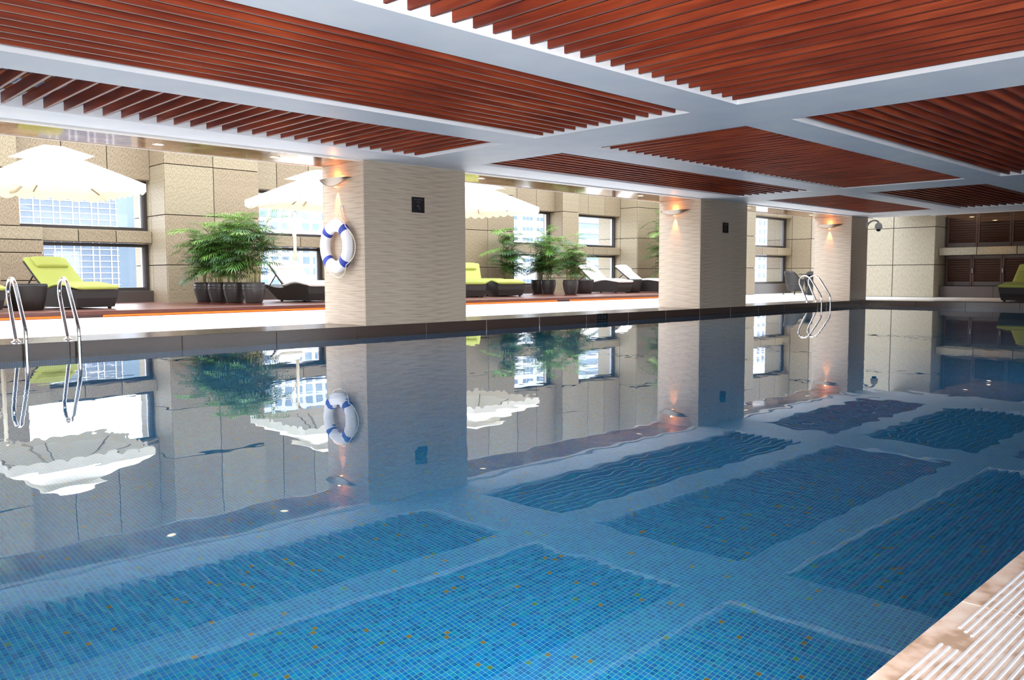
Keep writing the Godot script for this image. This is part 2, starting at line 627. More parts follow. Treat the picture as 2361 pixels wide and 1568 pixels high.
# ---------------------------------------------------------------- floors
func floors() -> void:
	struct_mesh("floor_terrace", box_between(Vector3(-14, -0.3, -22), Vector3(34, CP - 0.001, -10.5)), M.floor_stone)
	struct_mesh("floor_left", box_between(Vector3(-14, -0.3, -10.5), Vector3(-3.2, CP - 0.002, ZN + 0.35)), M.floor_stone)
	struct_mesh("floor_end", box_between(Vector3(23.35, -0.3, -10.5), Vector3(30, CP - 0.001, 3.2)), M.floor_stone)
	struct_mesh("floor_near", box_between(Vector3(-14, -0.3, ZN + 0.35), Vector3(23.35, CP - 0.004, 0.3)), M.near_stone)
	struct_mesh("floor_near_terrace", box_between(Vector3(-14, -0.3, 0.3), Vector3(23.35, CP - 0.004, 9.3)), M.floor_stone)
	var far := struct_node("trim_1")
	var x := -3.2
	while x < XE - 0.1:
		var e := minf(x + 1.2, XE + 0.02)
		block("coping_slab", Vector3(x + 0.001, -0.6, -10.52), Vector3(e - 0.001, CP, ZF), M.granite, far, 0.004)
		x += 1.2
	var end := struct_node("trim_2")
	var z := -10.5
	while z < 3.0:
		var e := minf(z + 1.2, 3.2)
		block("coping_slab", Vector3(XE + (0.022 if z < ZF else 0.0), -0.6, z + 0.001), Vector3(23.35, CP, e - 0.001), M.granite, end, 0.004)
		z += 1.2
	block("bedding", Vector3(-3.2, -0.58, -10.5), Vector3(XE + 0.02, CP - 0.012, ZF - 0.012), M.joint, far, 0.002)
	block("bedding", Vector3(XE + 0.03, -0.58, -10.4), Vector3(23.33, CP - 0.012, 3.1), M.joint, end, 0.002)
	var near := struct_node("trim_3")
	x = -3.0
	while x < XE:
		block("coping_slab", Vector3(x + 0.0006, -0.14, ZN), Vector3(x + 1.2 - 0.0006, CP, ZN + 0.352), M.near_stone, near, 0.0015)
		x += 1.2
	# anti-slip strips let into the near coping, side by side
	var grate := thing("drain_grate", "white slotted drain strips set into the beige coping stone", "drain grate", Vector3(0, CP, 0))
	for i in 16:
		var gz := -0.493 + i * 0.0139
		if i < 3:
			block("bar", Vector3(0.9, -0.002, gz - 0.0033), Vector3(1.562 - 0.004 * i, 0.003, gz + 0.0033), M.grate, grate, 0.0015)
			block("bar", Vector3(1.655 - 0.012 * i, -0.002, gz - 0.0033), Vector3(3.6, 0.003, gz + 0.0033), M.grate, grate, 0.0015)
		else:
			block("bar", Vector3(0.9, -0.002, gz - 0.0033), Vector3(3.6, 0.003, gz + 0.0033), M.grate, grate, 0.0015)
	# raised timber deck with a lit step
	var deck := struct_node("floor_deck")
	var k := 0
	z = -15.12
	while z > -20.0:
		block("plank", Vector3(-10, DK - 0.03, z - 0.138), Vector3(26.4, DK, z), M.deck, deck, 0.004)
		z -= 0.142
		k += 1
	block("joist", Vector3(-10, CP - 0.01, -20.0), Vector3(26.35, DK - 0.032, -15.2), M.joist, deck, 0.002)
	block("fascia_board", Vector3(-10, DK - 0.066, -15.14), Vector3(26.4, DK - 0.001, -15.118), M.fascia, deck, 0.004)
	block("riser_board", Vector3(-10, CP - 0.002, -15.2), Vector3(26.4, DK - 0.04, -15.185), M.fascia, deck, 0.002)

# ---------------------------------------------------------------- ceiling
func ceiling() -> void:
	var rows := [[-8.867, -7.307], [-6.766, -4.670], [-4.159, -0.95]]
	var cols := [[-8.4, -1.2], [-0.17, 7.04], [8.086, 15.146], [16.22, 21.657]]
	var st := begin()
	var top := H + 0.26
	add_box(st, Vector3(-10, top, -9.55), Vector3(23.4, top + 0.25, 2.5))
	var zs := [-9.55]
	for r in rows:
		zs += r
	zs.append(2.5)
	for i in range(0, zs.size(), 2):
		add_box(st, Vector3(-10, H, zs[i]), Vector3(23.4, top, zs[i + 1]))
	var xs := [-10.0]
	for c in cols:
		xs += c
	xs.append(23.4)
	for r in rows:
		for i in range(0, xs.size(), 2):
			add_box(st, Vector3(xs[i], H, r[0]), Vector3(xs[i + 1], top, r[1]))
	struct_mesh("ceiling", done(st), M.ceiling)
	var edge := struct_mesh("trim_4", box_between(Vector3(-10, H - 0.018, -9.66), Vector3(23.42, H + 0.2, -9.552)), M.trim)
	edge.set_meta("kind", "structure")
	struct_mesh("ceiling_soffit", box_between(Vector3(-10, H - 0.004, -10.56), Vector3(23.42, H + 0.5, -9.662)), M.soffit)
	struct_mesh("trim_5", box_between(Vector3(-10, H - 0.012, -10.585), Vector3(23.42, H + 0.6, -10.562)), M.trim)
	struct_mesh("ceiling_end", box_between(Vector3(23.44, H - 0.004, -8.02), Vector3(29, H + 0.5, 3.2)), M.soffit)
	struct_mesh("trim_6", box_between(Vector3(23.402, H - 0.018, -8.05), Vector3(23.438, H + 0.5, 3.2)), M.trim)
	# slatted panels in a chequer: every second panel has its slats turned
	var names := [
		["over far pool edge left of lifebuoy column", "in the middle row left of the lifebuoy column", "over the near pool edge before the drain strips", "over the near walk"],
		["over far pool edge between signed columns", "in the middle row between the two signed columns", "over the near half of the pool, middle bay", "over the near walk beside the middle"],
		["above the far pool edge beside the dome camera", "in the middle row before the louvred doors", "over the near pool edge by the green lounger", "over the near walk by the louvred doors"]]
	for ci in [1, 2, 3]:
		for ri in 3:
			var a: float = cols[ci][0]
			var b: float = cols[ci][1]
			var c: float = rows[ri][0]
			var d: float = rows[ri][1]
			var along_z: bool = (ci + ri) % 2 == 1
			var t := thing("slat_panel", "red-brown wooden slat panel in white coffer " + names[ci - 1][ri], "ceiling panel", Vector3(0, H, 0), 0.0, "slatted ceiling panels")
			var width := (b - a) if along_z else (d - c)
			var pitch := 0.1765 if along_z else 0.163
			var n := int(floor(width / pitch))
			var lead := (width - (n - 1) * pitch) * 0.5
			var length := (d - c) if along_z else (b - a)
			var m := cbox(Vector3(length - 0.1, 0.1, 0.026), 0.002)
			for i in n:
				var at := lead + i * pitch
				var pos := Vector3(a + at, 0.06, (c + d) * 0.5) if along_z else Vector3((a + b) * 0.5, 0.06, c + at)
				part("slat", m, M.slat[rng.randi() % 6], t, pos, Vector3(0, PI / 2 if along_z else 0.0, 0))
			# dark carriers on which the slats hang
			for e in [0.15, 0.5, 0.85]:
				if along_z:
					block("carrier", Vector3(a + 0.02, 0.112, lerpf(c, d, e) - 0.02), Vector3(b - 0.02, 0.16, lerpf(c, d, e) + 0.02), M.carrier, t, 0.002)
				else:
					block("carrier", Vector3(lerpf(a, b, e) - 0.02, 0.112, c + 0.02), Vector3(lerpf(a, b, e) + 0.02, 0.16, d - 0.02), M.carrier, t, 0.002)

# ---------------------------------------------------------------- columns
const COLS := [[-1.69, 0.15], [6.556, 8.388], [14.806, 16.651], [22.03, 23.07]]
func columns() -> void:
	var says := ["travertine-clad column left of the pool ladder", "wide travertine column with the lifebuoy hung on its side", "travertine column between the white loungers and the round table", "narrow travertine corner column carrying the dome camera"]
	for i in 4:
		var c: Array = COLS[i]
		var t := thing("column", says[i], "column", Vector3((c[0] + c[1]) * 0.5, CP, -10.06), 0.0, "travertine columns")
		var w: float = c[1] - c[0]
		part("shaft", cbox(Vector3(w - 0.03, H - CP, 0.99), 0.003), M.joint, t, Vector3(0, (H - CP) * 0.5, 0))
		var hh := H - CP - 0.004
		part("front_slab", cbox(Vector3(w, hh, 0.02), 0.003), M.travertine, t, Vector3(0, hh * 0.5, 0.505))
		part("back_slab", cbox(Vector3(w, hh, 0.02), 0.003), M.travertine, t, Vector3(0, hh * 0.5, -0.505))
		part("side_slab", cbox(Vector3(0.02, hh, 0.988), 0.003), M.travertine, t, Vector3(-w * 0.5 + 0.01, hh * 0.5, 0))
		part("side_slab", cbox(Vector3(0.02, hh, 0.988), 0.003), M.travertine, t, Vector3(w * 0.5 - 0.01, hh * 0.5, 0))

# ---------------------------------------------------------------- terrace wall
# one stone panel, its face towards +z (facing 0) or -x (facing 1)
func panel(parent: Node, lo: Vector3, hi: Vector3, mat: Material) -> void:
	var g := 0.009
	var a := lo
	var b := hi
	for ax in 3:
		if b[ax] - a[ax] > 0.1:
			a[ax] += g
			b[ax] -= g
	part("stone_panel", cbox(b - a, 0.004), mat, parent, (a + b) * 0.5)

func stone() -> Material:
	return M.cladding if rng.randf() < 0.5 else M.cladding_b

func pier(parent: Node, x0: float, x1: float, zf: float, zb: float, top: float) -> void:
	block("core", Vector3(x0 + 0.03, CP - 0.05, zb), Vector3(x1 - 0.03, top, zf - 0.03), M.joint, parent)
	var ys := [CP, 1.09, 2.23, 3.37, top]
	var n := maxi(1, roundi((x1 - x0) / 1.15))
	for j in ys.size() - 1:
		for i in n:
			panel(parent, Vector3(lerpf(x0, x1, float(i) / n), ys[j], zf - 0.03), Vector3(lerpf(x0, x1, float(i + 1) / n), ys[j + 1], zf), stone())
		for s in [[zf - 0.82, zf - 0.03], [zb, zf - 0.82]]:
			panel(parent, Vector3(x0, ys[j], s[0]), Vector3(x0 + 0.03, ys[j + 1], s[1]), stone())
			panel(parent, Vector3(x1 - 0.03, ys[j], s[0]), Vector3(x1, ys[j + 1], s[1]), stone())

var n_window := 0
func window(x0: float, x1: float, y0: float, y1: float, z: float) -> void:
	n_window += 1
	var w := struct_node("window_%d" % n_window)
	var f := 0.075
	for b in [[x0, x0 + f, y0, y1], [x1 - f, x1, y0, y1], [x0 + f, x1 - f, y0, y0 + f], [x0 + f, x1 - f, y1 - f, y1]]:
		block("frame_bar", Vector3(b[0], b[2], z - 0.06), Vector3(b[1], b[3], z + 0.09), M.frame, w)
	block("jamb_strip", Vector3(x1 - f - 0.05, y0 + f, z - 0.045), Vector3(x1 - f, y1 - f, z + 0.03), M.frame_edge, w)
	block("pane", Vector3(x0 + f - 0.01, y0 + f - 0.01, z - 0.036), Vector3(x1 - f - 0.04, y1 - f + 0.01, z - 0.03), M.pane, w, 0.001)

func bay(parent: Node, x0: float, x1: float, zp: float, top: float, halves: Array) -> void:
	# zp = front of the piers; windows sit 1.12 behind, ledge and lintel 0.82, the middle mullion 0.46
	var zl := zp - 0.82
	var zw := zp - 1.15
	var xm := (x0 + x1) * 0.5
	var mh := 0.43
	var ml := 0.85
	if halves.size() == 2:
		block("core", Vector3(xm - mh + 0.03, CP - 0.05, zw - 0.25), Vector3(xm + mh - 0.03, top, zp - 0.49), M.joint, parent)
		block("core", Vector3(xm - ml + 0.03, CP - 0.05, zw - 0.25), Vector3(xm + ml - 0.03, 1.87, zp - 0.5), M.joint, parent)
		var ys := [CP, 0.75, 1.33, 1.60, 1.88]
		for j in 4:
			panel(parent, Vector3(xm - ml, ys[j], zp - 0.49), Vector3(xm, ys[j + 1], zp - 0.46), stone())
			panel(parent, Vector3(xm, ys[j], zp - 0.49), Vector3(xm + ml, ys[j + 1], zp - 0.46), stone())
			panel(parent, Vector3(xm - ml, ys[j], zw - 0.25), Vector3(xm - ml + 0.03, ys[j + 1], zp - 0.49), stone())
			panel(parent, Vector3(xm + ml - 0.03, ys[j], zw - 0.25), Vector3(xm + ml, ys[j + 1], zp - 0.49), stone())
		ys = [1.88, 3.05, 4.0, top]
		for j in 3:
			panel(parent, Vector3(xm - mh, ys[j], zp - 0.49), Vector3(xm + mh, ys[j + 1], zp - 0.46), stone())
			panel(parent, Vector3(xm - mh, ys[j], zw - 0.25), Vector3(xm - mh + 0.03, ys[j + 1], zp - 0.49), stone())
			panel(parent, Vector3(xm + mh - 0.03, ys[j], zw - 0.25), Vector3(xm + mh, ys[j + 1], zp - 0.49), stone())
	for hf in halves:
		var a: float = hf[0]
		var b: float = hf[1]
		var al: float = hf[2]
		var bl: float = hf[3]
		window(a + 0.01, b - 0.01, 1.89, 3.06, zw)
		window(al + 0.01, bl - 0.01, 0.5, 1.59, zw)
		# lintel above, ledge between, plinth below
		block("core", Vector3(a, 3.08, zw - 0.2), Vector3(b, top, zl - 0.03), M.joint, parent)
		block("core", Vector3(al, 1.62, zw - 0.2), Vector3(bl, 1.86, zl - 0.03), M.joint, parent)
		if al > a + 0.1:
			block("core", Vector3(a, 1.62, zw - 0.2), Vector3(al, 1.86, zp - 0.5), M.joint, parent)
		var n := maxi(1, roundi((b - a) / 1.1))
		for i in n:
			panel(parent, Vector3(lerpf(a, b, float(i) / n), 3.05, zl - 0.03), Vector3(lerpf(a, b, float(i + 1) / n), top, zl), stone())
			panel(parent, Vector3(lerpf(a, b, float(i) / n), 3.05, zw + 0.1), Vector3(lerpf(a, b, float(i + 1) / n), 3.08, zl - 0.03), stone())
			panel(parent, Vector3(lerpf(al, bl, float(i) / n), 1.6, zl - 0.03), Vector3(lerpf(al, bl, float(i + 1) / n), 1.88, zl), stone())
			panel(parent, Vector3(lerpf(al, bl, float(i) / n), 1.855, zw + 0.1), Vector3(lerpf(al, bl, float(i + 1) / n), 1.885, zl - 0.03), stone())
			panel(parent, Vector3(lerpf(al, bl, float(i) / n), 1.595, zw + 0.1), Vector3(lerpf(al, bl, float(i + 1) / n), 1.625, zl - 0.03), stone())
		block("plinth", Vector3(al, CP - 0.05, zw - 0.2), Vector3(bl, 0.5, zl - 0.01), M.plinth, parent, 0.006)

const TOP := 6.5
func terrace_wall() -> void:
	var w := struct_node("wall_terrace")
	for k in range(-2, 3):
		var px := 7.69 + 8.78 * k
		pier(w, px, px + 2.3, -19.0, -20.9, TOP)
		if k < 2:
			var a := px + 2.3
			var b := px + 8.78
			var m := (a + b) * 0.5
			bay(w, a, b, -19.0, TOP, [[a, m - 0.43, a, m - 0.85], [m + 0.43, b, m + 0.85, b]])

func far_corner() -> void:
	# the wall steps forward beyond the deck
	var s := struct_node("wall_step")
	block("core", Vector3(27.0, CP - 0.05, -19.9), Vector3(27.5, TOP, -15.5), M.joint, s)
	for j in 4:
		for i in 4:
			panel(s, Vector3(26.97, [CP, 1.09, 2.23, 3.37][j], -19.9 + i * 1.1), Vector3(27.0, [1.09, 2.23, 3.37, TOP][j], -18.8 + i * 1.1), stone())
	var w := struct_node("wall_far_bay")
	pier(w, 26.95, 27.58, -15.45, -16.9, TOP)
	bay(w, 27.58, 31.05, -15.0, TOP, [[27.58, 31.05, 27.58, 31.05]])
	pier(w, 31.05, 33.4, -15.0, -16.9, TOP)
	# the end wall of the pool court
	var e := struct_node("wall_end")
	block("core", Vector3(27.03, CP - 0.05, -12.2), Vector3(33.0, TOP, -9.15), M.joint, e)
	var ys := [CP, 1.12, 2.27, 3.4, TOP]
	var zs := [-12.2, -11.3, -10.36, -9.12]
	for j in 4:
		for i in 3:
			panel(e, Vector3(27.0, ys[j], zs[i]), Vector3(27.03, ys[j + 1], zs[i + 1]), M.cladding_pale)
		panel(e, Vector3(27.03, ys[j], -9.15), Vector3(28.2, ys[j + 1], -9.12), M.cladding_pale)
		panel(e, Vector3(27.03, ys[j], -12.23), Vector3(29.6, ys[j + 1], -12.2), M.cladding_pale)
		panel(e, Vector3(29.6, ys[j], -12.23), Vector3(32.9, ys[j + 1], -12.2), M.cladding_pale)
	# louvred recess
	var r := struct_node("wall_louvre")
	block("core", Vector3(27.95, CP - 0.05, -9.12), Vector3(28.3, TOP, 3.2), M.frame, r)
	block("plinth", Vector3(27.43, CP - 0.05, -9.1), Vector3(27.95, 0.46, -7.6), M.louvre_frame, r, 0.006)
	block("plinth", Vector3(27.43, CP - 0.05, -7.595), Vector3(27.95, 0.46, -4.6), M.louvre_frame, r, 0.006)
	block("plinth", Vector3(27.43, CP - 0.05, -4.595), Vector3(27.95, 0.46, 3.0), M.louvre_frame, r, 0.006)
	for i in 11:
		panel(r, Vector3(27.3, 1.395, -9.11 + i * 1.06), Vector3(27.9, 1.64, -8.05 + i * 1.06), M.cladding_pale)
	var doors := [[0.47, 1.39, [-9.05, -8.3, -7.48, -6.66, -5.84, -5.02, -4.2]], [1.65, 3.4, [-9.05, -8.18, -7.27, -6.36, -5.45, -4.54]]]
	var nd := 0
	for row in 2:
		var y0: float = doors[row][0]
		var y1: float = doors[row][1]
		var zz: Array = doors[row][2]
		for i in zz.size() - 1:
			nd += 1
			var d := struct_node("door_%d" % nd)
			var za: float = zz[i] + 0.004
			var zb: float = zz[i + 1] - 0.004
			var f := 0.05
			block("stile", Vector3(27.78, y0, za), Vector3(27.86, y1, za + f), M.louvre, d)
			block("stile", Vector3(27.78, y0, zb - f), Vector3(27.86, y1, zb), M.louvre, d)
			block("rail", Vector3(27.78, y0, za + f), Vector3(27.86, y0 + 0.13, zb - f), M.louvre_frame, d)
			block("rail", Vector3(27.78, y1 - 0.08, za + f), Vector3(27.86, y1, zb - f), M.louvre_frame, d)
			var y := y0 + 0.16
			var m := cbox(Vector3(0.012, 0.085, zb - za - 2 * f), 0.003)
			while y < y1 - 0.1:
				part("louvre_slat", m, M.louvre, d, Vector3(27.82, y, (za + zb) * 0.5), Vector3(0, 0, 0.55))
				y += 0.072
			if row == 0 and i > 0:
				var hp := smooth_path([Vector3(27.78, 0.82, za + 0.02), Vector3(27.735, 0.86, za + 0.02), Vector3(27.72, 0.93, za + 0.02), Vector3(27.735, 1.0, za + 0.02), Vector3(27.78, 1.04, za + 0.02)])
				part("handle", tube(hp, 0.012, 8), M.chrome, d)

# ---------------------------------------------------------------- the rest of the hall, behind the camera
func hall_shell() -> void:
	# behind the camera: a wall with a band of windows
	var n := struct_node("wall_near")
	block("wall_piece", Vector3(13.2, CP - 0.02, 2.2), Vector3(28.3, H, 2.5), M.wall_white, n)
	block("wall_piece", Vector3(-10.0, CP - 0.02, 2.2), Vector3(13.2, 0.4, 2.5), M.wall_white, n)
	block("wall_piece", Vector3(-10.0, 2.1, 2.2), Vector3(13.2, H, 2.5), M.wall_white, n)
	for i in 9:
		block("mullion", Vector3(-10.0 + i * 2.9, 0.4, 2.25), Vector3(-9.9 + i * 2.9, 2.1, 2.45), M.frame, n)
		if i < 8:
			block("pane", Vector3(-9.9 + i * 2.9, 0.4, 2.34), Vector3(-7.1 + i * 2.9, 2.1, 2.348), M.pane, n, 0.001)
	struct_mesh("wall_left", box_between(Vector3(-10.3, CP - 0.05, -10.5), Vector3(-10.0, H, 2.5)), M.cladding)
	# unseen wall added on the hall roof to cut the sky light on the terrace
	struct_mesh("wall_added_shade", box_between(Vector3(-14, H + 0.52, -10.3), Vector3(29, 8.0, -8.3)), M.cladding_pale)

# ---------------------------------------------------------------- city
func tower(called: String, label: String, lo: Vector3, hi: Vector3, body: Material) -> Node3D:
	var t := thing(called, label, "building", Vector3((lo.x + hi.x) * 0.5, lo.y, hi.z))
	part("block", cbox(hi - lo, 0.2), body, t, Vector3(0, (hi.y - lo.y) * 0.5, (lo.z - hi.z) * 0.5))
	return t

func city() -> void:
	# a glazed tower with a white grid, beyond the windows behind the lime lounger
	var t := tower("office_tower", "grey-blue glass tower with a white grid of mullions seen through windows", Vector3(44, -60, -250), Vector3(77, 27, -220), M.facade_glass)
	var vm := cbox(Vector3(0.22, 86.8, 0.3), 0.05)
	var hm := cbox(Vector3(33, 0.17, 0.3), 0.05)
	for i in 8:
		part("mullion", vm, M.facade_white, t, Vector3(-15.5 + i * 4.3, 43.4, 0.15))
		part("mullion", vm, M.facade_white, t, Vector3(-15.5 + i * 4.3 + 1.5, 43.4, 0.15))
	for i in 22:
		part("transom", hm, M.facade_white, t, Vector3(0, 55 + i * 1.45, 0.1))
	tower("slim_tower", "pale blue slim tower beside the gridded glass tower", Vector3(86, -60, -290), Vector3(126, 30, -260), M.facade_pale)
	tower("slim_tower", "light grey block at the left of the gridded glass tower", Vector3(20, -60, -300), Vector3(52, 30, -262), M.facade_cream)
	# pale office with blue glass bands behind the white lounger
	t = tower("office_block", "pale office block with rows of blue windows behind the white lounger", Vector3(105, -60, -250), Vector3(165, 70, -220), M.facade_white)
	var wm := cbox(Vector3(2.1, 2.0, 0.4), 0.05)
	for r in 14:
		for c in 17:
			part("window_glass", wm, M.facade_blue if (r + c) % 3 else M.facade_pale, t, Vector3(-28.5 + c * 3.4, 56.2 + r * 3.3, 0.05))
	# white building with small windows, seen above the right-hand palms
	t = tower("apartment_tower", "white apartment tower with rows of small blue windows above the palms", Vector3(196, -60, -250), Vector3(246, 80, -220), M.facade_white)
	for r in 12:
		for c in 12:
			if c % 4 == 3:
				continue
			part("window_glass", cbox(Vector3(1.5, 1.3, 0.3), 0.05), M.facade_blue, t, Vector3(-22 + c * 1.9, 55.5 + r * 3.9, 0.05))
			part("window_glass", cbox(Vector3(1.5, 1.3, 0.3), 0.05), M.facade_blue, t, Vector3(1.5 + c * 1.9, 55.5 + r * 3.9, 0.05))
	# blue banded tower in the next window
	t = tower("banded_tower", "blue tower with white floor bands beside the white loungers' window", Vector3(250, -60, -250), Vector3(300, 80, -220), M.facade_pale)
	for r in 18:
		part("floor_band", cbox(Vector3(50, 1.9, 0.5), 0.05), M.facade_white, t, Vector3(0, 54 + r * 4.2, 0.1))
	# white block with square windows in the corner window
	t = tower("apartment_block", "white apartment block with square grey windows behind the rattan chair", Vector3(262, -60, -172), Vector3(290, 60, -150), M.facade_white)
	for r in 12:
		for c in 8:
			part("window_glass", cbox(Vector3(1.5, 1.6, 0.3), 0.05), M.facade_blue, t, Vector3(-12 + c * 3.4, 55.0 + r * 3.1, 0.05))

# ---------------------------------------------------------------- terrace furniture
func make_lounger(label: String, cloth: Material, at: Vector3, turn: float, group: String, flat := false) -> Node3D:
	var t := thing("sun_lounger", label, "sun lounger", at, turn, group)
	var poly := PackedVector2Array([Vector2(-0.06, 0.035), Vector2(-0.01, 0.2), Vector2(0, 0.35), Vector2(-0.12, 0.365), Vector2(-0.3, 0.395), Vector2(-0.5, 0.415), Vector2(-0.7, 0.405), Vector2(-0.95, 0.355), Vector2(-1.2, 0.32), Vector2(-1.5, 0.33), Vector2(-1.92, 0.40), Vector2(-1.95, 0.36), Vector2(-1.72, 0.22), Vector2(-1.44, 0.035)])
	part("base", wedge(poly, 0.35, 0.42), M.rattan, t)
	for s in [-1, 1]:
		part("foot", lathe([Vector2(0.03, 0), Vector2(0.035, 0.04)], 10), M.rattan, t, Vector3(s * 0.3, 0, -0.14))
		part("foot", lathe([Vector2(0.03, 0), Vector2(0.035, 0.04)], 10), M.rattan, t, Vector3(s * 0.3, 0, -1.35))
		if not flat:
			part("back_strut", tube(PackedVector3Array([Vector3(s * 0.36, 0.38, -1.8), Vector3(s * 0.36, 0.62, -1.5)]), 0.014, 6), M.rattan, t)
	if flat:
		part("back_frame", pad(PackedVector3Array([Vector3(0, 0.35, -1.1), Vector3(0, 0.38, -1.5), Vector3(0, 0.43, -1.93)]), 0.41, 0.02, 8.0, 16), M.rattan, t)
		part("back_cushion", pad(smooth_path([Vector3(0, 0.40, -1.06), Vector3(0, 0.42, -1.4), Vector3(0, 0.48, -1.92)], 4), 0.405, 0.045, 7.0), cloth, t)
	else:
		part("back_frame", pad(PackedVector3Array([Vector3(0, 0.36, -1.1), Vector3(0, 0.62, -1.45), Vector3(0, 0.87, -1.78)]), 0.41, 0.02, 8.0, 16), M.rattan, t)
	var seat := smooth_path([Vector3(0, 0.395, 0.01), Vector3(0, 0.43, -0.28), Vector3(0, 0.455, -0.52), Vector3(0, 0.44, -0.75), Vector3(0, 0.395, -1.0), Vector3(0, 0.39, -1.12)], 4)
	part("seat_cushion", pad(seat, 0.41, 0.042, 7.0), cloth, t)
	var back := smooth_path([Vector3(0, 0.41, -1.06), Vector3(0, 0.54, -1.26), Vector3(0, 0.72, -1.5), Vector3(0, 0.92, -1.76)], 4)
	if flat:
		return t
	part("back_cushion", pad(back, 0.405, 0.045, 7.0), cloth, t)
	part("pillow", pad(smooth_path([Vector3(0, 0.80, -1.5), Vector3(0, 0.87, -1.6), Vector3(0, 0.93, -1.69)], 4), 0.3, 0.05, 5.0), cloth, t)
	for q in [[-0.18, 0.6, -1.32], [0.18, 0.6, -1.32], [-0.18, 0.47, -0.9], [0.18, 0.47, -0.9]]:
		part("button", lathe([Vector2(0.0, 0.008), Vector2(0.012, 0.004), Vector2(0.014, 0.0)], 8), cloth, t, Vector3(q[0], q[1], q[2]), Vector3(0.85 if q[1] > 0.5 else 0.2, 0, 0))
	return t

func make_table(label: String, at: Vector3) -> Node3D:
	var t := thing("side_table", label, "side table", at, 0.0, "rattan side tables")
	part("drum", lathe([Vector2(0.24, 0.0), Vector2(0.29, 0.2), Vector2(0.325, 0.42), Vector2(0.33, 0.45), Vector2(0.31, 0.455), Vector2(0.0, 0.455)], 32), M.rattan, t)
	part("table_top", lathe([Vector2(0.0, 0.455), Vector2(0.315, 0.455), Vector2(0.318, 0.463), Vector2(0.31, 0.468), Vector2(0.0, 0.468)], 32), M.black_glass, t)
	return t

func frond(sd: int, length: float, droop: float) -> ArrayMesh:
	var r := RandomNumberGenerator.new()
	r.seed = sd
	var st := begin()
	var pts := PackedVector3Array()
	var n := 12
	for i in n + 1:
		var u := float(i) / n
		pts.append(Vector3(0, length * (0.62 * u - droop * u * u), length * (0.25 * u + 0.6 * u * u)))
	var leaflet := func(o: Vector3, d: Vector3, up: Vector3, l: float, w: float) -> void:
		var s := d.cross(up).normalized() * w
		var a := o + d * l * 0.35 + Vector3(0, -0.02 * l, 0)
		var b := o + d * l * 0.75 + Vector3(0, -0.16 * l, 0)
		var e := o + d * l + Vector3(0, -0.36 * l, 0)
		for p in [o, a - s, a + s, a - s, b - s * 0.75, a + s, a + s, b - s * 0.75, b + s * 0.75, b - s * 0.75, e, b + s * 0.75]:
			st.add_vertex(p)
	for i in range(2, n + 1):
		var p := pts[i]
		var t := (pts[i] - pts[i - 1]).normalized()
		var u := float(i) / n
		var l := length * (0.26 + 0.30 * sin(PI * clampf(u * 0.9 + 0.05, 0, 1))) * r.randf_range(0.85, 1.1)
		for s in [-1.0, 1.0]:
			var d: Vector3 = (Vector3(s, 0.12 + r.randf_range(-0.1, 0.15), 0) * (1.0 - 0.45 * u) + t * (0.55 + 0.6 * u)).normalized()
			leaflet.call(p, d, Vector3.UP, l, length * 0.021)
	leaflet.call(pts[n], (pts[n] - pts[n - 1]).normalized(), Vector3.UP, length * 0.3, length * 0.02)
	for i in n:
		var w := Vector3(length * 0.006, 0, 0)
		quad(st, pts[i] - w, pts[i + 1] - w, pts[i + 1] + w, pts[i] + w)
	return done(st)

var fronds := []
func make_palm(label: String, at: Vector3, sd: int, height := 1.55, n_fronds := 96, group := "potted palms on the deck") -> Node3D:
	if fronds.is_empty():
		for i in 5:
			fronds.append(frond(100 + i, 0.5 + 0.05 * i, 0.18 + 0.09 * i))
	var r := RandomNumberGenerator.new()
	r.seed = sd
	var t := thing("potted_palm", label, "potted plant", at, 0.0, group)
	part("pot", lathe([Vector2(0.0, 0.015), Vector2(0.155, 0.015), Vector2(0.175, 0.06), Vector2(0.215, 0.2), Vector2(0.235, 0.33), Vector2(0.236, 0.345), Vector2(0.232, 0.35), Vector2(0.236, 0.356), Vector2(0.232, 0.40), Vector2(0.222, 0.44), Vector2(0.232, 0.45), Vector2(0.225, 0.462), Vector2(0.205, 0.455), Vector2(0.2, 0.41), Vector2(0.0, 0.41)], 28), M.pot, t)
	part("soil", lathe([Vector2(0.0, 0.43), Vector2(0.1, 0.428), Vector2(0.2, 0.415)], 16), M.soil, t)
	part("saucer", lathe([Vector2(0.0, 0.0), Vector2(0.18, 0.0), Vector2(0.2, 0.02), Vector2(0.185, 0.022), Vector2(0.0, 0.014)], 20), M.saucer, t)
	var canes := []
	for i in 11:
		var a := r.randf() * TAU
		var rad := r.randf() * 0.15
		var b := Vector3(cos(a) * rad, 0.41, sin(a) * rad)
		var h := height * r.randf_range(0.5, 1.0)
		var lean := Vector3(cos(a), 0, sin(a)) * r.randf_range(0.02, 0.2)
		var e := b + Vector3(0, h - 0.25, 0) + lean
		canes.append([b, e])
		part("cane", tube(PackedVector3Array([b, b.lerp(e, 0.5) + lean * -0.12, e]), 0.009, 5, false, 0.005), M.cane, t)
	for i in n_fronds:
		var c: Array = canes[i % canes.size()]
		var u := r.randf_range(0.16, 1.0) if i > 10 else 1.0
		var o: Vector3 = c[0].lerp(c[1], u)
		var f := r.randi() % 5
		var o_mat: Material = M.leaf[2 if u > 0.93 and r.randf() < 0.6 else [0, 1, 3][r.randi() % 3]]
		var yaw := r.randf() * TAU
		var size := r.randf_range(0.75, 1.1)
		if at.z + o.z + cos(yaw) * 0.75 * size < -18.8:
			yaw += PI   # grows away from the wall
		var m := part("frond", fronds[f], o_mat, t, o, Vector3(r.randf_range(-0.35, 0.3), yaw, 0))
		m.scale = Vector3.ONE * size
	return t

